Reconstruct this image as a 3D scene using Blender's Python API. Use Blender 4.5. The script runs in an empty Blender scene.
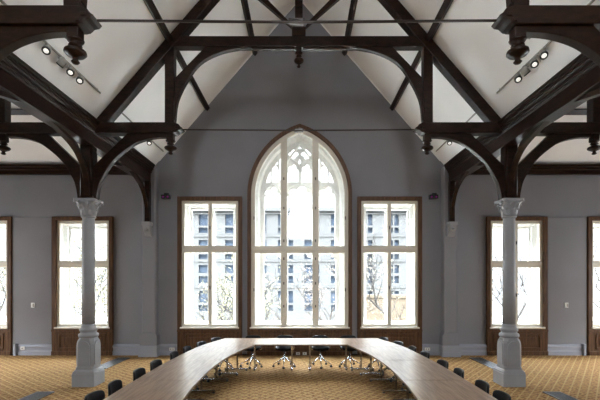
import bpy, bmesh, math, random
from mathutils import Vector, Matrix
C = bpy.context.scene.collection
PI = math.pi
# ------------------------------------------------------------ camera, world, exposure
cam = bpy.data.cameras.new('camera'); camo = bpy.data.objects.new('camera', cam); C.objects.link(camo)
camo.location = (0.07, 0, 2.3); camo.rotation_euler = (PI/2, 0, 0)
cam.sensor_width = 36; cam.lens = 24; cam.sensor_fit = 'HORIZONTAL'
cam.shift_x = -2/600; cam.shift_y = 80/600; cam.clip_end = 300
bpy.context.scene.camera = camo
W = bpy.data.worlds.new('overcast_sky'); bpy.context.scene.world = W; W.use_nodes = True
bg = W.node_tree.nodes['Background']
_tc = W.node_tree.nodes.new('ShaderNodeTexCoord'); _sp = W.node_tree.nodes.new('ShaderNodeSeparateXYZ'); _rp = W.node_tree.nodes.new('ShaderNodeValToRGB')
_mr = W.node_tree.nodes.new('ShaderNodeMapRange'); _mr.inputs[1].default_value = -1; _mr.inputs[2].default_value = 1
W.node_tree.links.new(_tc.outputs['Generated'], _sp.inputs[0]); W.node_tree.links.new(_sp.outputs[2], _mr.inputs[0]); W.node_tree.links.new(_mr.outputs[0], _rp.inputs[0]); W.node_tree.links.new(_rp.outputs[0], bg.inputs[0])
_e = _rp.color_ramp.elements
_e[0].color = (.05,.053,.057,1); _e[0].position = .48; _e[1].color = (.044,.047,.050,1); _e[1].position = .52   # ground haze, pale horizon
for _p, _c in ((.68, (.046,.049,.053,1)), (.74, (.92,.99,1.07,1))):                                             # brighter towards the zenith
    _q = _e.new(_p); _q.color = _c
bg.inputs[1].default_value = 26
def fill_lamp(name, loc, rot, sx, sy, p):     # added area lamp standing in an unseen wall opening
    l = bpy.data.lights.new(name, 'AREA'); l.shape = 'RECTANGLE'; l.size = sx; l.size_y = sy; l.energy = p; l.color = (.92,.97,1)
    o = bpy.data.objects.new(name, l); C.objects.link(o); o.location = loc; o.rotation_euler = rot
for _s in (-1, 1):
    for _y in (7.4, 9.9): fill_lamp('window_daylight', (_s*12.3, _y, 2.2), (0, _s*PI/2, 0), 2.6, 1.8, 60)  # added lamps in the unseen side openings, brighten the aisles
fill_lamp('window_daylight', (0, -6.3, 7.2), (PI/2, 0, 0), 1.9, 3.2, 500)  # added lamp in the unseen rear opening, brightens gable and ceiling
vs = bpy.context.scene.view_settings
vs.view_transform = 'Standard'; vs.look = 'None'; vs.gamma = 1; vs.use_curve_mapping = False; vs.exposure = 0.75
# ------------------------------------------------------------ materials
def mat(name, col, rough=.5, metal=0, spec=.5, coat=0):
    m = bpy.data.materials.new(name); m.use_nodes = True
    b = m.node_tree.nodes['Principled BSDF']
    b.inputs['Base Color'].default_value = (*col, 1); b.inputs['Roughness'].default_value = rough
    b.inputs['Metallic'].default_value = metal; b.inputs['Specular IOR Level'].default_value = spec
    b.inputs['Coat Weight'].default_value = coat; b.inputs['Coat Roughness'].default_value = .15
    return m
def nodes(m): return m.node_tree.nodes, m.node_tree.links, m.node_tree.nodes['Principled BSDF']
def vary(m, c1, c2, scale=(1,1,1), nscale=4, detail=5, bump=0, lo=.35, hi=.65):
    n, l, b = nodes(m)
    tc = n.new('ShaderNodeTexCoord'); mp = n.new('ShaderNodeMapping'); mp.inputs['Scale'].default_value = scale
    no = n.new('ShaderNodeTexNoise'); no.inputs['Scale'].default_value = nscale; no.inputs['Detail'].default_value = detail
    r = n.new('ShaderNodeValToRGB'); r.color_ramp.elements[0].color = (*c1,1); r.color_ramp.elements[1].color = (*c2,1)
    r.color_ramp.elements[0].position = lo; r.color_ramp.elements[1].position = hi
    l.new(tc.outputs['Object'], mp.inputs[0]); l.new(mp.outputs[0], no.inputs[0]); l.new(no.outputs[0], r.inputs[0]); l.new(r.outputs[0], b.inputs['Base Color'])
    if bump:
        bp = n.new('ShaderNodeBump'); bp.inputs['Strength'].default_value = bump; bp.inputs['Distance'].default_value = .01
        l.new(no.outputs[0], bp.inputs['Height']); l.new(bp.outputs[0], b.inputs['Normal'])
    return m
dark = vary(mat('dark_varnished_timber', (.03,.013,.006), .38, spec=.18, coat=.10), (.008,.0030,.0012), (.024,.0090,.0038), (2,1,6), 3, 6, .1)
brown = vary(mat('brown_window_oak', (.1,.05,.02), .45, spec=.25), (.062,.029,.013), (.12,.06,.029), (6,6,.6), 4, 6, .1)
tablem = vary(mat('oak_veneer', (.3,.2,.14), .33, spec=.5, coat=.34), (.215,.135,.088), (.375,.255,.17), (8,.7,1), 3, 8, .02)
edge = mat('table_edge', (.20,.12,.07), .5)
cream = mat('cream_window_paint', (.62,.57,.48), .45)
stone = vary(mat('pale_window_stone', (.8,.78,.72), .8), (.84,.83,.79), (.90,.89,.86), nscale=8)
wallm = vary(mat('lavender_grey_wall_paint', (.3,.3,.33), .85), (.205,.203,.222), (.218,.216,.236), nscale=1.5)
ceilm = vary(mat('white_plaster', (.8,.8,.8), .9), (.87,.87,.865), (.91,.91,.905), nscale=1)
colm = vary(mat('grey_column_paint', (.42,.42,.44), .5), (.25,.25,.262), (.29,.29,.302), nscale=3)
skirt = mat('pale_grey_skirting_paint', (.30,.31,.35), .45)
black = mat('black_leather', (.005,.005,.007), .5, spec=.28)
plastic = mat('black_plastic', (.01,.01,.011), .45)
chrome = mat('chrome', (.55,.55,.56), .22, 1)
steel = mat('brushed_steel', (.17,.17,.175), .42, 1)
iron = mat('dark_iron_rod', (.05,.04,.035), .4, .8)
white = mat('white_plastic', (.75,.75,.73), .4)
spotm = mat('grey_spotlight_body', (.30,.29,.26), .4)
darkgap = mat('dark_gap', (.02,.02,.02), .8)
purple = mat('purple_lens', (.35,.05,.30), .25)
lensm = mat('lit_lamp_glass', (.9,.9,.85), .3)
lensm.node_tree.nodes['Principled BSDF'].inputs['Emission Color'].default_value = (1,.97,.9,1)
lensm.node_tree.nodes['Principled BSDF'].inputs['Emission Strength'].default_value = .5
facade = mat('pale_facade_render', (.082,.081,.079), .8, spec=.1)
facadew = vary(mat('facade_window_glass', (.16,.22,.32), .5, spec=0), (.048,.063,.086), (.062,.077,.10), nscale=1.2)
ochre = mat('ochre_brick', (.10,.075,.05), .9)
ground = mat('street_paving', (.40,.39,.37), .9)
bark = mat('grey_bark', (.035,.031,.028), .9, spec=.1)
leafm = vary(mat('yellow_autumn_leaves', (.4,.32,.08), .7), (.13,.11,.055), (.115,.11,.065), nscale=3)
leafp = vary(mat('pink_autumn_leaves', (.4,.15,.15), .7), (.14,.095,.08), (.12,.10,.065), nscale=3)
def glass():
    m = bpy.data.materials.new('window_glass'); m.use_nodes = True; n, l = m.node_tree.nodes, m.node_tree.links
    n.clear(); o = n.new('ShaderNodeOutputMaterial'); t = n.new('ShaderNodeBsdfTransparent'); g = n.new('ShaderNodeBsdfGlossy')
    g.inputs['Roughness'].default_value = .02; mx = n.new('ShaderNodeMixShader'); mx.inputs[0].default_value = .05
    t.inputs[0].default_value = (.97,.98,.98,1)
    l.new(t.outputs[0], mx.inputs[1]); l.new(g.outputs[0], mx.inputs[2]); l.new(mx.outputs[0], o.inputs[0]); return m
glassm = glass()
def carpet():
    m = mat('gold_patterned_carpet', (.4,.25,.1), .95, spec=.1); n, l, b = nodes(m)
    tc = n.new('ShaderNodeTexCoord'); mp = n.new('ShaderNodeMapping'); mp.inputs['Rotation'].default_value = (0,0,math.radians(38)); mp.inputs['Scale'].default_value=(1,1,1)
    l.new(tc.outputs['Object'], mp.inputs[0])
    def math_(op, a, bb=None):
        x = n.new('ShaderNodeMath'); x.operation = op
        for i, v in enumerate((a, bb)):
            if v is None: continue
            if isinstance(v, (int, float)): x.inputs[i].default_value = v
            else: l.new(v, x.inputs[i])
        return x.outputs[0]
    s = n.new('ShaderNodeSeparateXYZ'); l.new(mp.outputs[0], s.inputs[0])
    k = 2*PI/.30
    sx = math_('SINE', math_('MULTIPLY', s.outputs[0], k)); sy = math_('SINE', math_('MULTIPLY', s.outputs[1], k))
    lattice = math_('MAXIMUM', math_('ABSOLUTE', sx), math_('ABSOLUTE', sy))            # trellis lines
    prod = math_('MULTIPLY', sx, sy)
    no = n.new('ShaderNodeTexNoise'); no.inputs['Scale'].default_value = 19; no.inputs['Detail'].default_value = 3; l.new(tc.outputs['Object'], no.inputs[0])
    r1 = n.new('ShaderNodeValToRGB'); e = r1.color_ramp.elements
    e[0].position = .2; e[0].color = (.13,.050,.020,1); e[1].position = .8; e[1].color = (.34,.20,.075,1)
    v = math_('ADD', math_('MULTIPLY', prod, .12), math_('ADD', math_('MULTIPLY', math_('SUBTRACT', no.outputs[0], .5), 2.3), .5))
    l.new(v, r1.inputs[0])
    mx = n.new('ShaderNodeMixRGB'); mx.inputs[2].default_value = (.44,.31,.14,1)
    f = math_('MULTIPLY', math_('GREATER_THAN', lattice, .955), .6); l.new(f, mx.inputs[0]); l.new(r1.outputs[0], mx.inputs[1])
    l.new(mx.outputs[0], b.inputs['Base Color'])
    return m
carpetm = carpet()
# ------------------------------------------------------------ helpers
class MB:
    def __init__(s): s.bm = bmesh.new()
    def box(s, x0, x1, y0, y1, z0, z1, M=None):
        v = [s.bm.verts.new((x, y, z)) for x in (x0, x1) for y in (y0, y1) for z in (z0, z1)]
        for f in ((0,1,3,2),(4,6,7,5),(0,4,5,1),(2,3,7,6),(0,2,6,4),(1,5,7,3)): s.bm.faces.new([v[i] for i in f])
        if M: bmesh.ops.transform(s.bm, matrix=M, verts=v)
        return s
    def prism(s, pts, a, b, plane='xz'):
        def p(q, t): return {'xz': (q[0], t, q[1]), 'yz': (t, q[0], q[1]), 'xy': (q[0], q[1], t)}[plane]
        A = [s.bm.verts.new(p(q, a)) for q in pts]; B = [s.bm.verts.new(p(q, b)) for q in pts]
        s.bm.faces.new(A); s.bm.faces.new(B[::-1]); n = len(pts)
        for i in range(n): s.bm.faces.new((A[i], A[(i+1) % n], B[(i+1) % n], B[i]))
        return s
    def lathe(s, prof, c=(0,0,0), n=24, M=None, smooth=True, caps=True):
        rings = []; vs_ = []
        for r, z in prof:
            ring = [s.bm.verts.new((c[0]+r*math.cos(2*PI*i/n), c[1]+r*math.sin(2*PI*i/n), c[2]+z)) for i in range(n)]
            rings.append(ring); vs_ += ring
        for a, b in zip(rings, rings[1:]):
            for i in range(n):
                f = s.bm.faces.new((a[i], a[(i+1) % n], b[(i+1) % n], b[i])); f.smooth = smooth
        if caps: s.bm.faces.new(rings[0][::-1]); s.bm.faces.new(rings[-1])
        if M: bmesh.ops.transform(s.bm, matrix=M, verts=vs_)
        return s
    def tube(s, pts, r, n=10):
        pts = [Vector(p) for p in pts]; rr = r if isinstance(r, (list, tuple)) else [r]*len(pts); prev = None; rings = []
        for i, p in enumerate(pts):
            d = (pts[min(i+1, len(pts)-1)] - pts[max(i-1, 0)]).normalized()
            if prev is None: u = d.orthogonal().normalized()
            else: u = (prev - d*prev.dot(d)).normalized()
            prev = u; w = d.cross(u)
            rings.append([s.bm.verts.new(p + (u*math.cos(2*PI*k/n) + w*math.sin(2*PI*k/n))*rr[i]) for k in range(n)])
        for a, b in zip(rings, rings[1:]):
            for k in range(n):
                f = s.bm.faces.new((a[k], a[(k+1) % n], b[(k+1) % n], b[k])); f.smooth = True
        s.bm.faces.new(rings[0][::-1]); s.bm.faces.new(rings[-1]); return s
    def loft(s, loops):
        R = [[s.bm.verts.new(p) for p in lp] for lp in loops]; n = len(R[0])
        for a, b in zip(R, R[1:]):
            for k in range(n): s.bm.faces.new((a[k], a[(k+1) % n], b[(k+1) % n], b[k]))
        return s
    def build(s, name, m, parent=None, bevel=0, keep=False):
        if not keep: bmesh.ops.recalc_face_normals(s.bm, faces=s.bm.faces)
        me = bpy.data.meshes.new(name); s.bm.to_mesh(me); s.bm.free(); me.materials.append(m)
        o = bpy.data.objects.new(name, me); C.objects.link(o); o.parent = parent
        if bevel:
            b = o.modifiers.new('bevel', 'BEVEL'); b.width = bevel; b.segments = 2; b.limit_method = 'ANGLE'
        return o
def plate(loops, y0, y1, name, m, parent=None, bevel=0):
    """filled 2D outline with holes, in the XZ plane, thick from y0 to y1"""
    cu = bpy.data.curves.new('tmp', 'CURVE'); cu.dimensions = '2D'; cu.fill_mode = 'BOTH'; cu.extrude = abs(y1-y0)/2
    for lp in loops:
        sp = cu.splines.new('POLY'); sp.points.add(len(lp)-1); sp.use_cyclic_u = True
        for p, q in zip(sp.points, lp): p.co = (q[0], q[1], 0, 1)
    t = bpy.data.objects.new('tmp', cu); C.objects.link(t)
    dg = bpy.context.evaluated_depsgraph_get(); dg.update()
    me = bpy.data.meshes.new_from_object(t.evaluated_get(dg)); bpy.data.objects.remove(t)
    for v in me.vertices: v.co = Vector((v.co.x, (y0+y1)/2 + v.co.z, v.co.y))
    s = MB(); s.bm.from_mesh(me); bmesh.ops.remove_doubles(s.bm, verts=s.bm.verts, dist=1e-5)
    bpy.data.meshes.remove(me)
    return s.build(name, m, parent, bevel)
def empty(name, loc=(0,0,0), rz=0):
    o = bpy.data.objects.new(name, None); o.location = loc; o.rotation_euler = (0,0,rz); o.empty_display_size = .1; C.objects.link(o); return o
def tag(o, label=None, cat=None, group=None, kind=None):
    if label: o['label'] = label
    if cat: o['category'] = cat
    if group: o['group'] = group
    if kind: o['kind'] = kind
    return o
def copy_tree(o, parent=None):
    c = o.copy(); C.objects.link(c); c.parent = parent
    for ch in [k for k in bpy.data.objects if k.parent == o]: copy_tree(ch, c)
    return c
def rect(x0, x1, z0, z1): return [(x0,z0),(x1,z0),(x1,z1),(x0,z1)]
def struct(o, label, cat): return tag(o, label, cat, kind='structure')
YW = 12.27       # face of the end wall
# ------------------------------------------------------------ windows geometry
SPR = 4.907
def archpt(w, t):        # t 0..1 from right spring to apex
    R = w + .66; a = math.acos(.66/R)*t
    return (-.66 + R*math.cos(a), SPR + R*math.sin(a))
def archloop(w, z0, n=16):
    pts = [(w, z0)] + [archpt(w, i/n) for i in range(n+1)]
    left = [(-x, z) for x, z in pts[:-1]][::-1]
    return pts + left
WIN = {-2.75: (.87, 4.73), 2.75: (.87, 4.73), -6.64: (.81, 4.12), 6.64: (.81, 4.12), -9.74: (.81, 4.12), 9.74: (.81, 4.12)}
# ------------------------------------------------------------ structure
fl = MB().box(-12, 12, -6, YW+.02, -.2, 0).build('floor', carpetm); struct(fl, 'gold and brown patterned carpet floor', 'floor')
holes = [rect(x-w, x+w, .86, zt) for x, (w, zt) in WIN.items()] + [archloop(1.50, .86)]
outline = [(-12,0),(12,0),(12,5.9),(4.75,5.9),(4.5,5.82),(0,11.0),(-4.5,5.82),(-4.75,5.9),(-12,5.9)]
struct(plate([outline]+holes, YW, YW+.45, 'wall_back', wallm), 'tall grey gable end wall pierced by windows', 'wall')
RS = 1.152; RA = 10.92
def roofz(x): return RA - RS*abs(x)
for s, nm in ((-1, 'ceiling_left'), (1, 'ceiling_right')):
    p = [(0, RA), (s*4.60, roofz(4.6)), (s*4.60, roofz(4.6)+.25), (0, RA+.25)]
    struct(MB().prism(p, -6, YW).build(nm, ceilm), 'white sloping plaster ceiling on the %s side of the hall' % nm[8:], 'ceiling')
    x0, x1 = sorted((s*4.70, s*12.2))
    q = [(YW, 5.80), (7.0, 5.80+RS*(YW-7)), (2.0, 5.80+RS*(YW-7)-RS*5), (-6, 6.11), (-6, 6.36), (2.0, 6.05+RS*(YW-7)-RS*5), (7.0, 6.05+RS*(YW-7)), (YW, 6.05)]
    struct(MB().prism(q, x0, x1, 'yz').build('ceiling_aisle_'+nm[8:], ceilm), 'white aisle ceiling sloping up from the end wall on the %s' % nm[8:], 'ceiling')
# unseen side and rear walls, their openings placed to light the hall
for s, side in ((-1, 'left'), (1, 'right')):
    ops = [rect(c-.9, c+.9, .86, 3.5) for c in (7.4, 9.9)]
    sw = plate([[(-6,0),(YW,0),(YW,5.8),(7,11.86),(2,6.2),(-6,6.2)]]+ops, 0, .4, 'wall_'+side, wallm)
    sw.rotation_euler.z = PI/2; sw.location.x = 12.4 if s > 0 else -12
    struct(sw, 'grey %s side wall of the hall with tall window openings' % side, 'wall')
struct(plate([[(-12,0),(12,0),(12,6.2),(4.7,6.2),(0,11.2),(-4.7,6.2),(-12,6.2)]]+[[(-1.0,5.5),(1.0,5.5),(1.0,7.0),(.7,8.2),(0,8.8),(-.7,8.2),(-1.0,7.0)]], -6.4, -6, 'wall_front', wallm), 'grey end wall behind the camera with tall window openings', 'wall')
for s, side in ((-1, 'left'), (1, 'right')):
    x0, x1 = sorted((s*4.66, s*4.80))
    struct(MB().prism([(-6, 5.70), (YW, 5.70), (YW, 5.85), (7, 11.95), (2, 6.25), (-6, 6.25)], x0, x1, 'yz').build('wall_arcade_'+side, ceilm), 'white plaster above the %s arcade beam, facing the aisle' % side, 'wall')  # added out of view to stop sky light leaking in over the beam
# gable edge trims
for i, s in enumerate((-1, 1)):
    p = [(s*4.3, roofz(4.3)-.005), (0, RA-.005), (0, RA-.03), (s*4.3, roofz(4.3)-.03)]
    struct(MB().prism(p, YW-.03, YW-.001).build('trim_%d' % (i+1), ceilm), 'pale thin moulding along the %s gable slope' % ('left','right')[i], 'trim')
# pilasters, skirtings, panels
def base_profile(mb, x0, x1, yf=YW):
    q = [(yf, .001), (yf-.08, .001), (yf-.08, .12), (yf-.05, .145), (yf-.05, .235), (yf-.075, .245), (yf-.07, .28), (yf-.025, .325), (yf-.0, .34)]
    mb.prism(q, x0, x1, 'yz'); return mb
k = 3
for s, side in ((-1, 'left'), (1, 'right')):
    xa, xb = sorted((s*4.33, s*4.74))
    mb = MB(); mb.prism([(xa+.03, YW-.27), (xb-.03, YW-.27), (xb, YW-.24), (xb, YW), (xa, YW), (xa, YW-.24)], .72, 5.72, 'xy')
    mb.prism([(xa-.05, .3), (xb+.05, .3), (xb+.05, .62), (xb, .72), (xa, .72), (xa-.05, .62)], YW-.29, YW)
    struct(mb.build('wall_pilaster_'+side, wallm, bevel=.008), 'grey flat pilaster on the end wall under the %s roof beam' % side, 'pilaster')
    mb = MB()
    for q0, z0, z1 in ((.075, .001, .14), (.06, .14, .26), (.07, .26, .29), (.055, .29, .335)): mb.box(xa-q0, xb+q0, YW-.27-q0, YW, z0, z1)
    for a, b in ((3.76, 4.255), (4.815, 5.71), (7.57, 8.60)): base_profile(mb, *sorted((s*a, s*b)))
    struct(mb.build('baseboard_'+side, skirt), 'tall pale moulded skirting along the %s part of the end wall' % side, 'skirting')
    a, b = sorted((s*7.60, s*8.79))
    struct(MB().box(a, b, YW-.025, YW, .34, 4.22).build('wall_panel_'+side, wallm, bevel=.006), 'flat grey wall panel between the two %s aisle windows' % side, 'wall panel')
    a, b = sorted((s*4.80, s*12))
    mb = MB().prism([(YW, 5.52), (YW-.10, 5.52), (YW-.10, 5.64), (YW-.14, 5.66), (YW-.14, 5.72), (YW-.18, 5.74), (YW-.18, 5.80), (YW, 5.80)], a, b, 'yz')
    tag(mb.build('wall_plate_beam', dark), 'dark horizontal beam along the top of the end wall, %s aisle' % side, 'beam')
mb = MB().box(-12, 12, YW-.012-.06, YW, .0005, .035)
struct(mb.build('trim_3', dark), 'dark strip along the foot of the end wall', 'trim')
# ------------------------------------------------------------ windows
def rect_window(name, xc, label):
    w, zt = WIN[xc]; big = abs(xc) < 3; tr = (3.14, 3.355) if big else (2.68, 2.89)
    root = empty(name, (xc, YW, 0)); struct(root, label, 'window')
    wo = w + .12
    P = lambda loops, y0, y1, n, m, p=root, bv=0: plate(loops, y0-YW, y1-YW, n, m, p, bv)
    arch = P([rect(-wo, wo, .002, zt+.12), rect(-w, w, .86, zt)], YW-.07, YW+.06, 'oak_surround', brown, bv=.012)
    mb = MB()   # raised panel mouldings under the sill
    for a, b in ((-w+.10, w-.10),):
        mb.box(a, b, -.095, -.07, .62, .66).box(a, b, -.095, -.07, .20, .24).box(a, a+.04, -.095, -.07, .24, .62).box(b-.04, b, -.095, -.07, .24, .62)
        mb.box(a+.10, b-.10, -.09, -.07, .30, .56)
    mb.box(-wo, wo, -.10, -.07, .002, .13); mb.box(-wo, wo, -.095, -.07, .72, .79)
    mb.build('panelling', brown, root, .006)
    top = zt-.095; h = w-.085; m_ = .055; bot = .95
    hs = [rect(-h, -m_, bot, tr[0]), rect(m_, h, bot, tr[0]), rect(-h, -m_, tr[1], top), rect(m_, h, tr[1], top)]
    P([rect(-w, w, .86, zt)]+hs, YW+.0, YW+.06, 'casement_frame', cream, bv=.008)
    P([rect(-w+.02, w-.02, tr[0]+.07, tr[1]-.05)], YW-.03, YW+.0, 'transom', cream, bv=.01)
    MB().box(-w-.03, w+.03, -.11, .0, .81, .865).build('sill', cream, root, .01)
    for q in hs:
        g = MB().box(q[0][0]-.01, q[1][0]+.01, .028, .034, q[0][1]-.01, q[2][1]+.01).build('pane', glassm, root)
        for zz in ((q[0][1]+.12), (q[2][1]-.12)):
            pass
    mb = MB()
    for zz in (tr[0]*.5+.5, tr[1]+.55): mb.box(-.012, .012, -.03, .0, zz-.05, zz+.05)
    mb.build('handle', iron, root)
    # reveal and outer stone frame
    ho = w-.16; zt2 = zt-.14
    L = lambda a, z0, z1, y: [(-a, y-YW, z0), (a, y-YW, z0), (a, y-YW, z1), (-a, y-YW, z1)]
    MB().loft([L(w-.001, .861, zt-.001, YW+.06), L(w-.04, .90, zt-.04, YW+.16), L(w-.045, .90, zt-.05, YW+.22), L(ho, .93, zt2, YW+.30), L(ho, .93, zt2, YW+.46)]).build('reveal', stone, root)
    om = .05
    os = [rect(-ho+.06, -om, 1.0, tr[0]+.02), rect(om, ho-.06, 1.0, tr[0]+.02), rect(-ho+.06, -om, tr[0]+.14, zt2-.07), rect(om, ho-.06, tr[0]+.14, zt2-.07)]
    P([rect(-ho, ho, .93, zt2)]+os, YW+.36, YW+.44, 'outer_sash', stone)
    MB().box(-ho+.05, ho-.05, .395, .399, 1.0, zt2-.05).build('outer_pane', glassm, root)
    return root
names = {-9.74: 'outermost left aisle window cut off by the frame edge', -6.64: 'tall cream window behind the left column', -2.75: 'rectangular cream window just left of the pointed window',
         2.75: 'rectangular cream window just right of the pointed window', 6.64: 'tall cream window behind the right column', 9.74: 'outermost right aisle window cut off by the frame edge'}
for i, x in enumerate(sorted(names)): rect_window('window_%d' % (i+1), x, names[x])
# gothic window
gw = empty('window_7', (0, YW, 0)); struct(gw, 'great pointed gothic window with stone tracery in the centre', 'window')
P = lambda loops, y0, y1, n, m, bv=0: plate(loops, y0-YW, y1-YW, n, m, gw, bv)
P([archloop(1.60, .002, 20), archloop(1.49, .86, 20)], YW-.08, YW+.06, 'oak_surround', brown, .012)
mb = MB()
for a, b in ((-1.42, -.55), (-.45, .45), (.55, 1.42)):
    mb.box(a, b, -.105, -.08, .62, .66).box(a, b, -.105, -.08, .20, .24).box(a, a+.04, -.105, -.08, .24, .62).box(b-.04, b, -.105, -.08, .24, .62)
    mb.box(a+.10, b-.10, -.10, -.08, .30, .56)
mb.box(-1.6, 1.6, -.11, -.08, .002, .13).box(-1.6, 1.6, -.105, -.08, .72, .79)
mb.build('panelling', brown, gw, .006)
def arc_between(w, xa, xb, n=8):    # points on the arch of half-width w for x from xa to xb (positive side)
    R = w+.66; return [(xa+(xb-xa)*i/n, SPR+math.sqrt(max(0, R*R-(xa+(xb-xa)*i/n+.66)**2))) for i in range(n+1)]
hs = [rect(-1.37, -.58, .93, 3.12), rect(-.39, .39, .93, 3.12), rect(.58, 1.37, .93, 3.12)]
up = [(.58, 3.34), (1.37, 3.34)] + [(1.37, SPR)] + [archpt(1.37, t/14) for t in range(1, 13) if archpt(1.37, t/14)[0] > .60] + [(.58, arc_between(1.37, .58, .58, 1)[0][1])]
mid = [(-.39, 3.34), (.39, 3.34)] + arc_between(1.37, .39, 0, 5) + [(-x, z) for x, z in arc_between(1.37, .39, 0, 5)][::-1][1:]
hs += [[(-x, z) for x, z in up][::-1], mid, up]
P([archloop(1.49, .86, 20)]+hs, YW+0, YW+.06, 'casement_frame', cream, .008)
P([rect(-1.47, 1.47, 3.19, 3.29)], YW-.03, YW, 'transom', cream, .01)
for s in (-1, 1):
    P([rect(s*.485-.045, s*.485+.045, .87, 6.55)], YW-.025, YW-.0005, 'mullion', cream, .01)
MB().box(-1.52, 1.52, -.12, -.0, .81, .865).build('sill', cream, gw, .01)
for q in hs: plate([q], .028, .034, 'pane', glassm, gw)
mb = MB()
for s in (-1, 1):
    for zz in (1.5, 2.2, 2.95, 3.5, 4.5, 5.4): mb.box(s*.485-.016, s*.485+.016, -.045, -.0255, zz-.04, zz+.04)
for s in (-1, 1):
    for zz in (2.0, 4.2): mb.box(s*1.40-.012, s*1.40+.012, -.025, -.0005, zz-.05, zz+.05)
mb.build('hinge', iron, gw)
lp = lambda w, z0, y: [(x, y, z) for x, z in archloop(w, z0, 16)]
MB().loft([lp(1.489, .861, .06), lp(1.44, .89, .12), lp(1.40, .89, .13), lp(1.38, .90, .20), lp(1.30, .92, .24), lp(1.285, .92, .28), lp(1.25, .93, .34), lp(1.25, .93, .47)]).build('reveal', stone, gw)
def foil(xc, half, z0, zs, rise, k=2.5, n=40, cusp=.34):     # light with a cusped pointed head
    pts = [(xc+half, z0)] if z0 is not None else []
    arr = []
    for i in range(n+1):
        t = PI*i/n; r = (1-cusp) + cusp*abs(math.sin(k*t + PI/2*(1 if k == 2.5 else 0)))
        pt = 1 + .12*math.sin(t)**6
        arr.append((xc+half*r*math.cos(t), zs+rise*r*pt*math.sin(t)))
    arr[0] = (xc+half, zs); arr[-1] = (xc-half, zs)
    return pts + arr + ([(xc-half, z0)] if z0 is not None else [])
def flower(xc, zc, r, n=4, ph=0): return [(xc+r*(.62+.38*abs(math.cos(n/2*t+ph)))*math.cos(t), zc+r*(.62+.38*abs(math.cos(n/2*t+ph)))*math.sin(t)) for t in [2*PI*i/40 for i in range(40)]]
tr = []
for xc, hf in ((-.86, .27), (0, .41), (.86, .27)):
    tr.append(foil(xc, hf, 1.0, 2.92, .27)); tr.append(foil(xc, hf-.02, 3.34, 4.93, .30 if xc == 0 else .27))
for s in (-1, 1):
    tr.append(foil(s*.21, .165, 5.38, 5.70, .22, cusp=.3)); tr.append(foil(s*.77, .105, 5.38, 5.72, .17, cusp=.12))
    tr.append([(s*.915, 5.38), (s*1.06, 5.36), (s*1.0, 5.58), (s*.915, 5.72)][::s])
    tr.append(flower(s*.195, 6.26, .15, 4, PI/2 if False else 0)); tr.append([(s*.43, 5.45), (s*.465, 5.45), (s*.465, 6.12), (s*.43, 6.0)][::s]); tr.append([(s*.585, 5.45), (s*.635, 5.45), (s*.635, 6.08), (s*.585, 6.15)][::s])
    tr.append([(s*.69, 5.95), (s*.78, 5.93), (s*.69, 6.04)][::s])
tr.append([(.10, 6.47), (0, 6.60), (-.10, 6.47), (0, 6.42)]); tr.append([(.05, 6.0), (0, 6.12), (-.05, 6.0), (0, 5.95)])
P([archloop(1.26, .93)] + tr, YW+.34, YW+.40, 'stone_tracery', stone, .008)
# raised ribs over the tracery
mb = MB()
for s in (-1, 1):
    mb.tube([(s*.52, .33, 1.0), (s*.52, .33, 5.0), (s*.50, .33, 5.6), (s*.38, .33, 6.05), (s*.2, .33, 6.3), (0, .33, 6.55)], .035, 8)
    mb.tube([(s*.56, .33, 4.95), (s*.68, .33, 5.20), (s*.86, .33, 5.31), (s*1.03, .33, 5.20), (s*1.15, .33, 4.98)], .022, 8)
    mb.tube([(s*.47, .33, 4.95), (s*.36, .33, 5.18), (s*.16, .33, 5.28), (0, .33, 5.36), (0, .33, 5.9)], .022, 8)
    mb.tube([(s*.0, .33, 5.85), (s*.06, .33, 5.98), (s*.2, .33, 6.06), (s*.36, .33, 6.14)], .020, 8)
mb.build('tracery_rib', stone, gw)
MB().prism(archloop(1.24, .95), .43, .434).build('outer_pane', glassm, gw)
# ------------------------------------------------------------ outside
gr = MB().box(-60, 60, YW+.9, 70, -4.2, -4).build('ground', ground); struct(gr, 'pale street ground below the windows', 'ground')
fb = empty('office_building', (0, 45, -4)); tag(fb, 'pale stone office block with rows of blue windows across the street', 'building')
wn = []; wf = MB()
px = lambda p: .07+(p-302)*45/400
rows = [(2.3+(280-b)*.1125, 2.3+(280-t)*.1125) for t, b in ((214,225.5),(227.5,233),(240,252),(254,259),(265,273),(276,283),(291,303),(305,311),(318,330))]
mb = MB(); cx = [-25, -15, -5]
cols = []
p0 = -40
while p0 < 640:
    cols += [(px(p0), px(p0+9)), (px(p0+10.5), px(p0+15))]; p0 += 26.5
loops = [rect(a, b, z0+4, z1+4) for a, b in cols for z0, z1 in rows if z1 > -1 and abs(a) < 16 and abs(b) < 16.5]
plate([rect(-17, 17, 0, 14.4)]+loops, 0, .4, 'facade_wall', facade, fb)
MB().box(-17, 17, .4, 6, 0, 14.2).build('window_glazing', facadew, fb)
mb = MB().box(-17.2, 17.2, -.5, .0, 14.0, 14.4).box(-17.2, 17.2, -.2, 0, 13.7, 13.85)
for z in (11.25, 8.44, 5.5): mb.box(-17, 17, -.12, 0, z-.08, z+.08)
mb.build('cornice', facade, fb)
tag(MB().box(3, 12, 27, 27.4, -4, 1.1).prism([(2.9,1.1),(12.1,1.1),(12.1,1.3),(2.9,1.3)], 26.9, 27.5).build('garden_wall', ochre), 'ochre brick wall outside, seen low through the right windows', 'wall')
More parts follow.
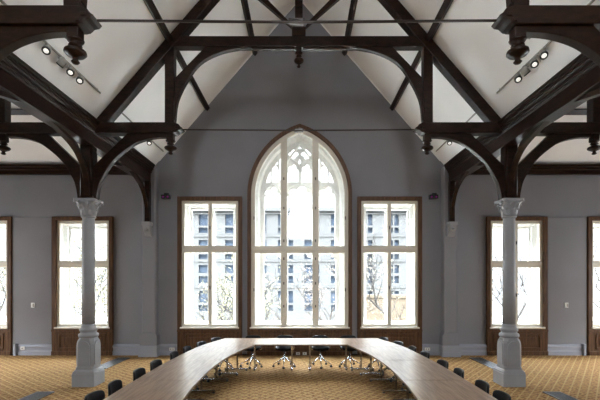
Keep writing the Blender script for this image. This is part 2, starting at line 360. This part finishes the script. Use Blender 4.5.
def tree(x, y, h, seed, label, leaf, nleaf, spread=1.0):
    rnd = random.Random(seed); root = empty('autumn_tree', (x, y, -4)); tag(root, label, 'tree', 'bare autumn trees outside the windows')
    mb = MB(); tips = []
    def br(p, d, L, r, lv):
        pts = [p]; q = p.copy(); dd = d.copy()
        for i in range(4):
            dd = (dd + Vector((rnd.uniform(-.22,.22), rnd.uniform(-.22,.22), rnd.uniform(-.05,.16)))).normalized(); q = q + dd*L/4; pts.append(q.copy())
            if lv > 1: tips.append(q.copy())
        mb.tube(pts, [max(r*(1-.13*i), .014) for i in range(5)], 6 if lv < 2 else 4)
        if lv < 4:
            for i in range(3 if lv else 5):
                a = rnd.uniform(0, 2*PI); v = (dd*.75 + Vector((math.cos(a), math.sin(a), rnd.uniform(0,.5)))*spread*.7).normalized()
                br(pts[-1] if i == 0 else pts[rnd.choice((2,3,4))], v, L*rnd.uniform(.55,.8), r*.5, lv+1)
    br(Vector((0,0,0)), Vector((0,0,1)), h*.42, .14, 0)
    mb.build('trunk', bark, root)
    lf = MB()
    for i in range(nleaf):
        c = rnd.choice(tips) + Vector((rnd.gauss(0,.22), rnd.gauss(0,.22), rnd.gauss(0,.22))); s = rnd.uniform(.03,.07)
        u = Vector((rnd.gauss(0,1), rnd.gauss(0,1), rnd.gauss(0,1))).normalized()*s; v = u.orthogonal().normalized()*s*.7
        b = lf.bm; b.faces.new([b.verts.new(c-u), b.verts.new(c+v), b.verts.new(c+u), b.verts.new(c-v)])
    lf.build('foliage', leaf, root, keep=True)
tree(-1.4, 20, 7.2, 3, 'autumn tree with sparse yellow leaves outside the pointed window', leafm, 1500)
tree(-5.3, 25.5, 7.0, 8, 'leafy yellow tree outside the window left of the pointed one', leafm, 1700)
tree(4.9, 20, 8.6, 5, 'nearly bare tree outside the window right of the pointed one', leafm, 350)
tree(-11.2, 21, 9.0, 11, 'yellow green tree outside the window behind the left column', leafm, 3500)
tree(11.0, 21, 8.8, 14, 'bare branching tree outside the window behind the right column', leafp, 450)
tree(-18, 23, 8.5, 17, 'yellow tree outside the outermost left window', leafm, 2500)
tree(17.5, 23, 8.5, 19, 'thin leaved tree outside the outermost right window', leafp, 1200)
tree(1.8, 26, 7.4, 23, 'yellow brown tree outside the right part of the pointed window', leafp, 1500)
# ------------------------------------------------------------ timber
D = 8.83; S_ = 8.76/400
def T(x, y): return ((x-298.9)*S_, 2.3+(280-y)*S_)       # drawing units of the truss plane -> metres, centred
def smooth(pts, n=5):
    out = []; P_ = [Vector(p) for p in pts]
    for i in range(len(P_)-1):
        a, b, c, d = P_[max(i-1,0)], P_[i], P_[i+1], P_[min(i+2, len(P_)-1)]
        for k in range(n):
            t = k/n; out.append(tuple(.5*((2*b)+(c-a)*t+(2*a-5*b+4*c-d)*t*t+(3*b-a-3*c+d)*t**3)))
    out.append(tuple(P_[-1])); return out
PEND = [(.001,-.44),(.03,-.43),(.045,-.40),(.03,-.37),(.028,-.34),(.05,-.32),(.095,-.28),(.115,-.24),(.11,-.20),(.07,-.165),(.04,-.15),(.045,-.13),(.07,-.11),(.06,-.08),(.05,-.05),(.08,-.03),(.09,0)]

def truss(y, label):
    root = empty('roof_truss', (0, y, 0)); tag(root, label, 'roof truss')
    CX = 4.64
    for s in (-1, 1):
        M = lambda pts: [(s*abs(x) if False else s*x, z) for x, z in pts]
        m = lambda pts: [(-s*x, z) for x, z in pts]          # pts given on the left (x<0)
        # principal rafter
        c, sn = math.cos(math.atan(RS)), math.sin(math.atan(RS)); t = .34
        MB().prism(m([(0, RA-.01), (-4.46, roofz(4.46)-.01), (-4.30, roofz(4.30)-t), (0, RA-t-.02)]), -.11, .11).build('principal_rafter', dark, root, .012)
        # hammer beam across the column, with stepped carved tip
        xt = -2.62
        pts = [(-6.68,5.51),(-6.68,5.62),(-6.60,5.74),(-2.72,5.74),(-2.62,5.70),(-2.60,5.66),(-2.54,5.62),(-2.58,5.58),(-2.64,5.57),(-2.68,5.53),(-2.74,5.51)]
        MB().prism(m(pts), -.12, .12).build('hammer_beam', dark, root, .01)
        # moulded cap strips on the tip
        MB().box(*sorted((s*2.70, s*2.63)), -.14, .14, 5.60, 5.65).box(*sorted((s*2.76, s*2.70)), -.14, .14, 5.53, 5.58).build('carved_tip', dark, root, .01)
        # lower curved braces
        inner = smooth([(96.5,199),(98.5,187),(102,177.5),(112.5,161),(129,146.7),(141,140.5),(155,137.3),(168,136.8)])
        poly = [T(*p) for p in inner] + [T(168,131.3), T(129,131.5), T(93,166), T(93,199)]
        poly = [(x, z) for x, z in poly]
        MB().prism(m(poly), -.07, .07).build('curved_brace', dark, root, .012)
        mir = [(-2*CX - x, z) for x, z in poly]
        MB().prism(m(mir), -.07, .07).build('curved_brace', dark, root, .012)
        # post over the capital, clustered
        mb = MB().box(-.10, .10, -.14, .14, 4.08, 5.60).box(-.14, .14, -.10, .10, 4.08, 5.60)
        for a in (-.1, .1):
            for b in (-.1, .1): mb.tube([(a, b, 4.08), (a, b, 5.5)], .03, 8)
        mb.box(-.16, .16, -.16, .16, 4.07, 4.13).box(-.15, .15, -.13, .13, 5.56, 5.60)
        o = mb.build('post', dark, root); o.location.x = s*CX
        # longitudinal braces to the plate
        for q in (-1, 1):
            low = smooth([(.14,4.12),(.19,4.5),(.40,4.83),(.75,5.05),(1.45,5.225)])
            p2 = [(q*a, b) for a, b in low + [(1.10,5.228), (.62,5.12), (.14,4.62)]]
            o = MB().prism(p2, -.06, .06, 'yz').build('curved_brace', dark, root, .01); o.location.x = s*(CX-.04)
        # hammer posts and pendants
        for xx, top in ((2.83, roofz(2.83)-.2), (6.52, 8.2)):
            w_ = .10
            mb = MB().box(-w_, w_, -w_, w_, 5.74, top).box(-w_*.75, w_*.75, -w_*.75, w_*.75, 5.36, 5.51)
            o = mb.build('hammer_post', dark, root, .012); o.location.x = s*xx
            o2 = MB().lathe([(r*1.18, z*.70) for r, z in PEND], (0,0,5.37), 24).build('pendant', dark, root); o2.location.x = s*xx
        # upper brace
        inner = smooth([(175,119.5),(177.5,100),(187,80),(200,62.5),(222,51.2),(250,46.2)])
        poly = [T(*p) for p in inner] + [T(250,45.5), T(206,45.5), T(175.5,77), T(172,119.5)]
        MB().prism(m(poly), -.06, .06).build('arch_brace', dark, root, .01)
        # king strut
        p = [T(288,22), T(296,27.5), T(236.5,-30), T(229,-22)]
        MB().prism(m([T(289,20.5), T(293,27), (-1.40,8.93), (-1.28,9.06)]), -.06, .06).build('king_strut', dark, root, .01)
        # short raking strut from outer hammer post
    o = MB().box(-2.95, 2.95, -.10, .10, 7.41, 7.63).build('collar_beam', dark, root, .012)
    MB().box(-1.05, -.10, -.045, .045, 7.375, 7.409).box(.10, 1.05, -.045, .045, 7.375, 7.409).build('collar_moulding', dark, root, .006)
    MB().box(-.085, .085, -.085, .085, 7.63, RA-.3).box(-.15, .15, -.12, .12, 7.63, 7.80).prism([(-.15,7.80),(.15,7.80),(.085,7.88),(-.085,7.88)], -.12, .12).box(-.06, .06, -.07, .07, 7.31, 7.41).build('king_post', dark, root, .01)
    MB().lathe([(r*.95, z*.75) for r, z in PEND], (0,0,7.31), 20).build('pendant', dark, root)
    MB().tube([(-2.62, 0, 5.62), (0, 0, 5.60), (2.62, 0, 5.62)], .017, 8).build('tie_rod', iron, root)
    MB().box(-.09, .09, -.03, .03, 5.565, 5.575).box(-.09, .09, -.03, .03, 5.625, 5.635).box(-.10, -.085, -.03, .03, 5.565, 5.635).box(.085, .10, -.03, .03, 5.565, 5.635).build('turnbuckle', iron, root)
    return root
truss(5.12, 'nearest dark timber roof truss, its beams cut by the top corners')
truss(D, 'dark hammer-beam roof truss standing on the two grey columns')
# arcade plates
prof = [(-4.74,5.232),(-4.47,5.232),(-4.47,5.50),(-4.445,5.505),(-4.43,5.53),(-4.445,5.55),(-4.42,5.56),(-4.42,5.60),(-4.39,5.605),(-4.375,5.63),(-4.39,5.655),(-4.36,5.66),(-4.36,5.70),(-4.33,5.71),(-4.33,5.76),(-4.46,5.775),(-4.74,5.775)]
for s, side in ((-1,'left'),(1,'right')):
    p = [(-s*x, z) for x, z in prof]
    mb = MB().prism(p, -5.9, YW-.275); tag(mb.build('arcade_beam', dark, bevel=.004), 'heavy moulded dark beam running back over the %s column' % side, 'beam')
    # wall post with brace and corbel
    wp = empty('wall_post', (s*4.53, YW-.275, 0)); tag(wp, 'slim dark timber wall post and brace on the %s pilaster' % side, 'wall post')
    MB().box(-.075, .075, -.14, 0, 4.02, 5.23).build('post', dark, wp, .01)
    low = smooth([(-.14,4.05),(-.19,4.45),(-.38,4.80),(-.7,5.03),(-1.25,5.225)])
    MB().prism(low + [(-.95,5.228), (-.55,5.10), (-.14,4.62)], -.05, .05, 'yz').build('curved_brace', dark, wp, .01)
    mb = MB().box(-.13, .13, -.22, 0, 3.93, 4.02).prism([(-.20,3.93),(0,3.93),(0,3.60),(-.05,3.62),(-.10,3.72),(-.17,3.80)], -.10, .10, 'yz')
    for i in range(6):
        a = -PI/2 + (i-2.5)*.45; mb.lathe([(.001,-.02),(.022,0),(.001,.03)], (.085*math.sin((i-2.5)*.5), -.15+.02*abs(i-2.5), 3.86-.02*(i%2)), 8)
    mb.lathe([(.001,-.05),(.04,-.02),(.05,.01),(.03,.04),(.001,.05)], (0,-.15,3.80), 12)
    tag(mb.build('stone_corbel', colm, bevel=.006), 'small carved grey corbel under the %s wall post' % side, 'corbel').location = (s*4.53, YW-.275, 0)
    # purlins
    for xx, nm in ((2.88, 'lower'), (1.417, 'upper')):
        zz = roofz(xx); a = math.atan(RS)
        M = Matrix.Translation((s*xx, 0, zz)) @ Matrix.Rotation(s*a, 4, 'Y')
        tag(MB().box(-.065, .065, -5.9, YW-.001, -.12, -.005, M).build('purlin', dark, bevel=.008), '%s dark purlin running along the %s roof slope' % (nm, side), 'purlin')
    yy = 11.2; zz = 5.80+RS*(YW-yy); a = math.atan(RS)
    x0, x1 = sorted((s*4.8, s*12)); M = Matrix.Translation((0, yy, zz)) @ Matrix.Rotation(-a, 4, 'X')
    tag(MB().box(x0, x1, -.07, .07, -.13, -.005, M).build('purlin', dark), 'dark purlin across the %s aisle ceiling' % side, 'purlin')
# ------------------------------------------------------------ columns
def column(x, y, label, proto=None):
    if proto:
        r = copy_tree(proto); r.location = (x, y, 0); r['label'] = label; return r
    root = empty('column', (x, y, 0)); tag(root, label, 'column')
    def octo(h, c, z, ): return [(h-c,-h),(h,-h+c),(h,h-c),(h-c,h),(-h+c,h),(-h,h-c),(-h,-h+c),(-h+c,-h)]
    def ring(h, c, z): return [(a, b, z) for a, b in octo(h, c, z)]
    mb = MB()
    def solid(rs):
        mb.loft(rs); b = mb.bm; b.verts.ensure_lookup_table(); n = len(b.verts); k = len(rs)*8
        b.faces.new([b.verts[n-k+i] for i in range(8)][::-1]); b.faces.new([b.verts[n-8+i] for i in range(8)])
    solid([ring(.242,.012,0), ring(.242,.012,.275), ring(.232,.012,.285), ring(.232,.012,.31), ring(.205,.015,.35), ring(.19,.02,.36), ring(.19,.02,.39), ring(.186,.045,.43), ring(.186,.045,.92), ring(.184,.065,.97), ring(.168,.08,1.02), ring(.14,.07,1.06)])
    mb.build('pedestal', colm, root)
    # arched panel mouldings on each face
    for kf in range(4):
        M = Matrix.Rotation(kf*PI/2, 4, 'Z'); mb = MB()
        pts = [(-.125,.46),(-.125,.84)] + [(-.125*math.cos(t), .84+.14*math.sin(t)) for t in [PI*i/10 for i in range(1,10)]] + [(.125,.84),(.125,.46)]
        mb.prism(pts, -.206, -.18)
        bmesh.ops.transform(mb.bm, matrix=M, verts=mb.bm.verts); mb.build('arched_panel', colm, root, .006)
    MB().lathe([(.15,1.03),(.195,1.05),(.205,1.08),(.20,1.12),(.165,1.14),(.16,1.17),(.18,1.185),(.185,1.21),(.175,1.235),(.148,1.25),(.14,1.30),(.133,1.33),(.001,1.335)], n=32).build('base_moulding', colm, root)
    MB().lathe([(.133,1.30),(.131,2.2),(.124,3.64),(.124,3.68)], n=32).build('shaft', colm, root)
    cp = MB().lathe([(.125,3.66),(.145,3.67),(.15,3.69),(.14,3.71),(.13,3.72),(.14,3.85),(.17,3.95),(.22,4.01),(.21,4.02)], n=24)
    # abacus with concave sides
    ab = []
    for kf in range(4):
        a0 = kf*PI/2 + PI/4
        for t in (-.10, .10): ab.append((.30*math.cos(a0+t), .30*math.sin(a0+t)))
        am = a0 + PI/4; ab.append((.205*math.cos(am), .205*math.sin(am)))
    cp.prism(ab, 4.015, 4.068, 'xy')
    cap = cp.build('capital', colm, root)
    lf = MB()
    for row, (nl, z0, h, r0, fl_) in enumerate(((8, 3.72, .13, .145, .05), (8, 3.78, .19, .155, .08), (4, 3.86, .17, .20, .10))):
        for i in range(nl):
            a = 2*PI*(i+.5*(row != 0))/nl if row < 2 else PI/4+i*PI/2
            pr = [(r0, z0, .045), (r0+.01, z0+h*.5, .055), (r0+fl_*.5, z0+h*.85, .045), (r0+fl_, z0+h, .03), (r0+fl_*1.2, z0+h*.85, .02), (r0+fl_*1.05, z0+h*.72, .008)]
            L = []
            for r, z, w in pr:
                L.append([lf.bm.verts.new((r*math.cos(a)-q*w*math.sin(a)-.012*abs(q)*math.cos(a), r*math.sin(a)+q*w*math.cos(a)-.012*abs(q)*math.sin(a), z)) for q in (-1, 0, 1)])
            for A, B in zip(L, L[1:]):
                for j in (0, 1): lf.bm.faces.new((A[j], A[j+1], B[j+1], B[j]))
    o = lf.build('leaf_carving', colm, cap); sd = o.modifiers.new('s', 'SOLIDIFY'); sd.thickness = .014; sd.offset = -1
    return root
c0 = column(-4.64, D, 'grey cast column with leafy capital and panelled pedestal, left side')
column(4.64, D, 'grey cast column with leafy capital and panelled pedestal, right side', c0)
column(-4.64, 5.12, 'grey column nearer the camera beyond the left picture edge', c0)
column(4.64, 5.12, 'grey column nearer the camera beyond the right picture edge', c0)
# ------------------------------------------------------------ floor grilles
for s, side in ((-1,'left'),(1,'right')):
    for y0, y1, nm in ((10.35, 11.8, 'far'), (5.9, 8.2, 'near')):
        x0, x1 = sorted((s*5.36, s*5.0)); root = empty('floor_grille', ((x0+x1)/2, (y0+y1)/2, 0)); tag(root, '%s grey metal heating grille in the carpet, %s side' % (nm, side), 'floor grille')
        w, h = .18, (y1-y0)/2
        MB().box(-w, w, -h, h, .0, .006).build('tray', darkgap, root)
        mb = MB().box(-w, -w+.025, -h, h, .006, .014).box(w-.025, w, -h, h, .006, .014).box(-w, w, -h, -h+.025, .006, .014).box(-w, w, h-.025, h, .006, .014)
        for i in range(9): xx = -w+.04+i*.0375; mb.box(xx-.008, xx+.008, -h+.02, h-.02, .006, .013)
        mb.build('grate', steel, root)
# ------------------------------------------------------------ conference table
XC = .05
outer = [(2.04,10.72),(2.38,9.5),(2.53,8.0),(2.575,6.85),(2.57,5.2),(2.50,3.6),(2.40,2.6)]
inner_ = [(1.12,9.67),(1.43,8.43),(1.57,7.25),(1.58,6.0),(1.535,5.2),(1.45,3.6),(1.37,2.6)]
oS, iS = smooth(outer, 12), smooth(inner_, 12)
def cut(curve, y): # point at depth y
    for a, b in zip(curve, curve[1:]):
        if a[1] >= y >= b[1]: t = (a[1]-y)/(a[1]-b[1]); return (a[0]+(b[0]-a[0])*t, y)
def seg(curve, ya, yb): return [cut(curve, ya)] + [p for p in curve if yb+1e-4 < p[1] < ya-1e-4] + [cut(curve, yb)]
ZT = .74
def table_top(mb_pts, root, loc):
    pts = [(x-loc[0], y-loc[1]) for x, y in mb_pts]
    c = Vector((sum(p[0] for p in pts)/len(pts), sum(p[1] for p in pts)/len(pts)))
    MB().prism(pts, ZT-.003, ZT, 'xy').build('tabletop', tablem, root)
    MB().prism(pts, ZT-.03, ZT-.0031, 'xy').build('edge_band', edge, root)
def tleg(root, loc, x, y, a0, a1, along='x'):
    """a steel post on a long foot with glides"""
    x -= loc[0]; y -= loc[1]
    mb = MB().box(x-.022, x+.022, y-.022, y+.022, .05, ZT-.03)
    if along == 'x':
        mb.box(a0-loc[0], a1-loc[0], y-.03, y+.03, .03, .058).box(a0-loc[0]+.02, a1-loc[0]-.02, y-.02, y+.02, ZT-.055, ZT-.03)
        e = [(a0-loc[0]+.03, y), (a1-loc[0]-.03, y)]
    else:
        mb.box(x-.03, x+.03, a0-loc[1], a1-loc[1], .03, .058).box(x-.02, x+.02, a0-loc[1]+.02, a1-loc[1]-.02, ZT-.055, ZT-.03)
        e = [(x, a0-loc[1]+.03), (x, a1-loc[1]-.03)]
    leg = mb.build('leg', chrome, root, .006)
    for ex, ey in e: MB().lathe([(.001,0),(.026,0),(.028,.012),(.02,.03),(.001,.031)], (ex, ey, 0), 12).build('glide', plastic, leg)
G = 'sections of the curved conference table'
for s, nm in ((-1, 'left'), (1, 'right')):
    xs = sorted((XC, XC+s*1.12)); xo = sorted((XC, XC+s*2.04))
    loc = (XC+s*.8, 10.2, 0); root = empty('conference_table', loc); tag(root, 'straight %s half of the far end of the wooden conference table' % nm, 'table', G)
    g = .002*s
    pts = [(XC+g,9.67),(XC+s*1.118,9.67),(XC+s*2.036,10.72),(XC+g,10.72)]
    table_top(pts, root, loc)
    for x in ((-1.14, -.19) if s < 0 else (.27, 1.20)): tleg(root, loc, x, 10.25, 10.17, 10.66, 'y')
    cuts = [None, 9.3, 7.8, 6.24, 4.7, 3.1]
    words = ['corner wedge', 'second curved section', 'middle curved section', 'fourth section, near the picture foot,', 'nearest section, below the picture,']
    legs = [[(1.57,10.17,1.31,1.90),(1.73,9.65,1.47,2.05)], [(1.87,9.08,1.60,2.20),(1.98,8.14,1.70,2.30)], [(2.05,7.5,1.77,2.37),(2.06,6.55,1.78,2.38)], [(2.06,5.95,1.78,2.38),(2.04,5.0,1.76,2.36)], [(2.0,4.4,1.72,2.32),(1.96,3.4,1.68,2.28)]]
    for i in range(5):
        ya, yb = cuts[i], cuts[i+1]
        oa = seg(oS, 10.72 if ya is None else ya+.10*(i==1)-.009, yb+.10*(i==0)); ia = seg(iS, 9.67 if ya is None else ya-.009, yb)
        pts = [(XC+s*x, y) for x, y in oa] + [(XC+s*x, y) for x, y in ia[::-1]]
        cx_, cy_ = sum(p[0] for p in pts)/len(pts), sum(p[1] for p in pts)/len(pts)
        loc = (cx_, cy_, 0); root = empty('conference_table', loc)
        tag(root, '%s of the wooden conference table, %s arm' % (words[i], nm), 'table', G)
        table_top(pts, root, loc)
        for lx, ly, a0, a1 in legs[i]:
            q = sorted((s*a0, s*a1)); tleg(root, loc, s*lx, ly, q[0], q[1])
# ------------------------------------------------------------ chairs (face +Y, backrest towards -Y)
def make_chair():
    root = empty('office_chair')
    def pad(name, W_, H_, fn, mtl, th, rc=.08):
        mb = MB(); nx, nz = 10, 8; g = []
        def shape(u, v):   # superellipse rounding
            e = 5; k = (abs(u)**e + abs(v)**e)**(1/e); m_ = max(abs(u), abs(v)); f = m_/k if k else 1
            return u*f*W_/2, v*f*H_/2
        for q in (0, 1):
            g.append([[mb.bm.verts.new(fn(*shape(-1+2*i/nx, -1+2*j/nz), (q-.5)*th)) for i in range(nx+1)] for j in range(nz+1)])
        for q in (0, 1):
            for j in range(nz):
                for i in range(nx):
                    f = mb.bm.faces.new((g[q][j][i], g[q][j][i+1], g[q][j+1][i+1], g[q][j+1][i])); f.smooth = True
        loop = [(0,i) for i in range(nx)] + [(j,nx) for j in range(nz)] + [(nz,i) for i in range(nx,0,-1)] + [(j,0) for j in range(nz,0,-1)]
        for a, b in zip(loop, loop[1:]+loop[:1]): mb.bm.faces.new((g[0][a[0]][a[1]], g[0][b[0]][b[1]], g[1][b[0]][b[1]], g[1][a[0]][a[1]]))
        return mb.build(name, mtl, root, .01)
    pad('seat', .46, .44, lambda x, v, t: (x, v+.0, .50+t + .02*(x/.23)**2 - .03*max(0, v/.22)**3), black, .04)
    pad('backrest', .44, .30, lambda x, v, t: (x, -.24+t - .05*v + .06*(x/.22)**2, .65+v), black, .035)
    MB().tube([(0,-.10,.43),(0,-.22,.44),(0,-.285,.50),(0,-.275,.62)], .016, 8).build('back_support', plastic, root)
    for s in (-1, 1):
        MB().tube([(s*.20,-.05,.45),(s*.255,-.05,.47),(s*.265,-.05,.62),(s*.262,.03,.635),(s*.262,.12,.635)], .011, 8).build('armrest', chrome, root)
    MB().box(-.09, .09, -.10, .10, .42, .478).build('seat_plate', plastic, root, .005)
    MB().lathe([(.016,.42),(.016,.27),(.028,.27),(.034,.26),(.034,.20),(.02,.17),(.001,.17)], n=14).build('gas_column', chrome, root)
    for i in range(5):
        a = 2*PI*i/5 + PI/2
        d = Vector((math.cos(a), math.sin(a), 0))
        leg = MB().tube([d*.02+Vector((0,0,.245)), d*.14+Vector((0,0,.165)), d*.30+Vector((0,0,.08))], [.017,.014,.011], 8).build('base_spoke', chrome, root)
        M = Matrix.Translation(d*.29+Vector((0,0,.03))) @ Matrix.Rotation(a+.8, 4, 'Z') @ Matrix.Rotation(PI/2, 4, 'X')
        MB().lathe([(.001,-.024),(.026,-.024),(.03,-.018),(.03,-.004),(.018,-.004),(.018,.004),(.03,.004),(.03,.018),(.026,.024),(.001,.024)], n=14, M=M).tube([d*.29+Vector((0,0,.045)), d*.29+Vector((0,0,.085))], .008, 6).build('caster', plastic, leg)
    return root
proto = make_chair(); first = True
# (x of back, depth of back, heading)
spots = [(2.19,10.42),(2.41,9.74),(2.55,9.03),(2.62,8.33),(2.68,7.45),(2.70,6.73),(2.72,5.90),(2.72,5.32)]
words = ['beside the far corner of the table', 'second from the far corner', 'third from the far corner', 'fourth from the far corner', 'fourth from the picture foot', 'third from the picture foot', 'second from the picture foot', 'nearest to the picture foot']
used = False
def place(x, y, rz, label, grp):
    global used
    o = proto if not used else copy_tree(proto); used = True
    o.location = (x, y, 0); o.rotation_euler.z = rz; tag(o, label, 'chair', grp)
for s, nm in ((-1,'left'),(1,'right')):
    for i, (bx, by) in enumerate(spots):
        y1, y0 = min(by+.3, 10.7), by-.3
        a, b = cut(oS, y1), cut(oS, y0)
        t = Vector((b[0]-a[0], b[1]-a[1])).normalized(); nrm = Vector((t.y, -t.x))   # towards table inside
        if nrm.x > 0: nrm = -nrm
        n2 = Vector((s*nrm.x, nrm.y)); jit = ((i*37+(s>0)*11) % 7 - 3)*.025
        ang = math.atan2(n2.y, n2.x) - PI/2 + jit
        c = Vector((.02+s*(bx+.035), by)) + Vector((math.cos(ang+PI/2), math.sin(ang+PI/2)))*.24
        place(c.x, c.y, ang, 'black office chair, %s arm of table, %s' % (nm, words[i]), 'chairs along the %s arm' % nm)
for x, w in ((-1.26,'leftmost of the four'), (-.40,'second from left'), (.56,'third from left'), (1.33,'rightmost of the four')):
    place(x, 10.62, PI + x*.06, 'black swivel chair tucked behind the far end of the table, %s' % w, 'chairs behind the far end')
# ------------------------------------------------------------ spotlight tracks
def spot(px_, s, y, rz):
    pass
TX, TZ = 4.09, roofz(4.09)
def make_spot():
    root = empty('spotlight')
    MB().tube([(0,0,0),(0,0,-.07)], .010, 8).box(-.02,.02,-.05,.05,-.02,.0).build('mount', spotm, root)
    M = Matrix.Translation((0,0,-.09)) @ Matrix.Rotation(-.75, 4, 'X')
    MB().lathe([(.001,.075),(.05,.07),(.062,.05),(.062,-.055),(.055,-.055),(.053,-.045),(.001,-.045)], n=20, M=M).build('housing', spotm, root)
    MB().lathe([(.040,-.062),(.064,-.062),(.066,-.045),(.062,-.040),(.040,-.044),(.040,-.062)], n=20, M=M, caps=False).build('bezel', plastic, root)
    MB().lathe([(.001,-.054),(.040,-.054),(.040,-.047),(.001,-.047)], n=20, M=M).build('lens', lensm, root)
    return root
sp0 = make_spot(); first = True
def zpt(s, off): # point just below the roof
    return (s*(TX-off*.75), TZ-off*.65+0)
for s, side in ((-1,'left'),(1,'right')):
    for y0, y1, nm, ys in ((3.2, 5.9, 'near', []), (6.25, 8.25, 'middle', (6.52, 6.92, 7.2, 7.5) if s < 0 else (6.66, 6.93, 7.2, 7.45)), (9.05, 12.0, 'far', (10.9,))):
        x, z = s*TX, TZ-.05
        tag(MB().box(x-.014, x+.014, y0, y1, z-.012, z+.012).box(x-.006, x+.006, y0+.1, y0+.12, z, z+.035).box(x-.006, x+.006, y1-.12, y1-.1, z, z+.035).build('lighting_track', spotm), '%s track rail for spotlights on the %s roof slope' % (nm, side), 'light track')
        for i, yy in enumerate(ys):
            o = sp0 if first else copy_tree(sp0); first = False
            o.location = (x, yy, z-.012); o.rotation_euler = (0, 0, s*-.3+(s*2.0 if i == (1 if s < 0 else 2) else 0))
            tag(o, 'small grey spotlight on the %s %s track, %s' % (side, nm, ['closest to the camera','second from the camera','third from the camera','farthest from the camera'][i] if len(ys) > 1 else 'alone'), 'spotlight', 'ceiling spotlights')
    tag(MB().box(s*3.86-.04, s*3.86+.04, 6.5, 6.72, roofz(3.86)-.13, roofz(3.86)-.06).box(s*3.86-.01, s*3.86+.01, 6.6, 6.62, roofz(3.86)-.07, roofz(3.86)+.005).build('junction_box', spotm, bevel=.005), 'small grey box on the %s roof slope beside the spotlights' % side, 'junction box')
# ------------------------------------------------------------ small wall items
for s, side in ((-1,'left'),(1,'right')):
    r = empty('wall_camera', (s*4.07, YW, 4.84)); tag(r, 'black twin-lens wall device high beside the %s pilaster' % side, 'wall device')
    MB().box(-.04,.04,-.05,0,-.04,.05).build('bracket', plastic, r)
    MB().box(-.13,-.01,-.16,-.05,-.07,.05).box(.01,.13,-.16,-.05,-.07,.05).box(-.05,.09,-.14,-.05,.04,.10).build('housing', plastic, r, .01)
    for q in (-.07,.07):
        M = Matrix.Translation((q, -.16, -.02)) @ Matrix.Rotation(PI/2, 4, 'X')
        MB().lathe([(.001,0),(.034,0),(.03,.008),(.001,.010)], n=16, M=M).build('lens', purple, r)
    x = s*8.16; r = empty('light_switch', (x, YW-.025, 1.53)); tag(r, 'white light switch on the panel between %s aisle windows' % side, 'switch')
    MB().box(-.055,.055,-.02,0,-.075,.075).build('plate', white, r, .004); MB().box(0,.04,-.03,-.02,-.05,.05).build('button', spotm, r)
    r = empty('wall_socket', (s*3.9, YW-.052, .19)); tag(r, 'white socket on the skirting by the %s rectangular window' % side, 'socket')
    MB().box(-.08,.08,-.015,0,-.045,.045).build('plate', white, r, .004); MB().box(-.05,-.02,-.018,-.015,-.02,.02).box(.02,.05,-.018,-.015,-.02,.02).build('outlet', spotm, r)
    tag(MB().box(-.035,.035,-.14,0,.001,.35).build('pipe_cover', skirt, bevel=.006), 'pale upright box end of the skirting beside the outermost %s window' % side, 'pipe cover').location = (s*8.66, YW, 0)
r = empty('wall_socket', (-8.45, YW-.06, .22)); tag(r, 'white socket on the skirting at the far left', 'socket')
MB().box(-.06,.06,-.03,0,-.05,.05).build('plate', white, r, .004); MB().box(-.02,.02,-.034,-.03,-.02,.02).build('outlet', spotm, r)
for x, w in ((-.05,'left'),(.15,'right')):
    r = empty('wall_socket', (x, YW-.11, .065)); tag(r, 'white socket low on the panelling below the pointed window, %s of the pair' % w, 'socket')
    MB().box(-.06,.06,-.015,0,-.04,.04).build('plate', white, r, .004); MB().box(-.02,.02,-.019,-.015,-.02,.02).build('outlet', spotm, r)
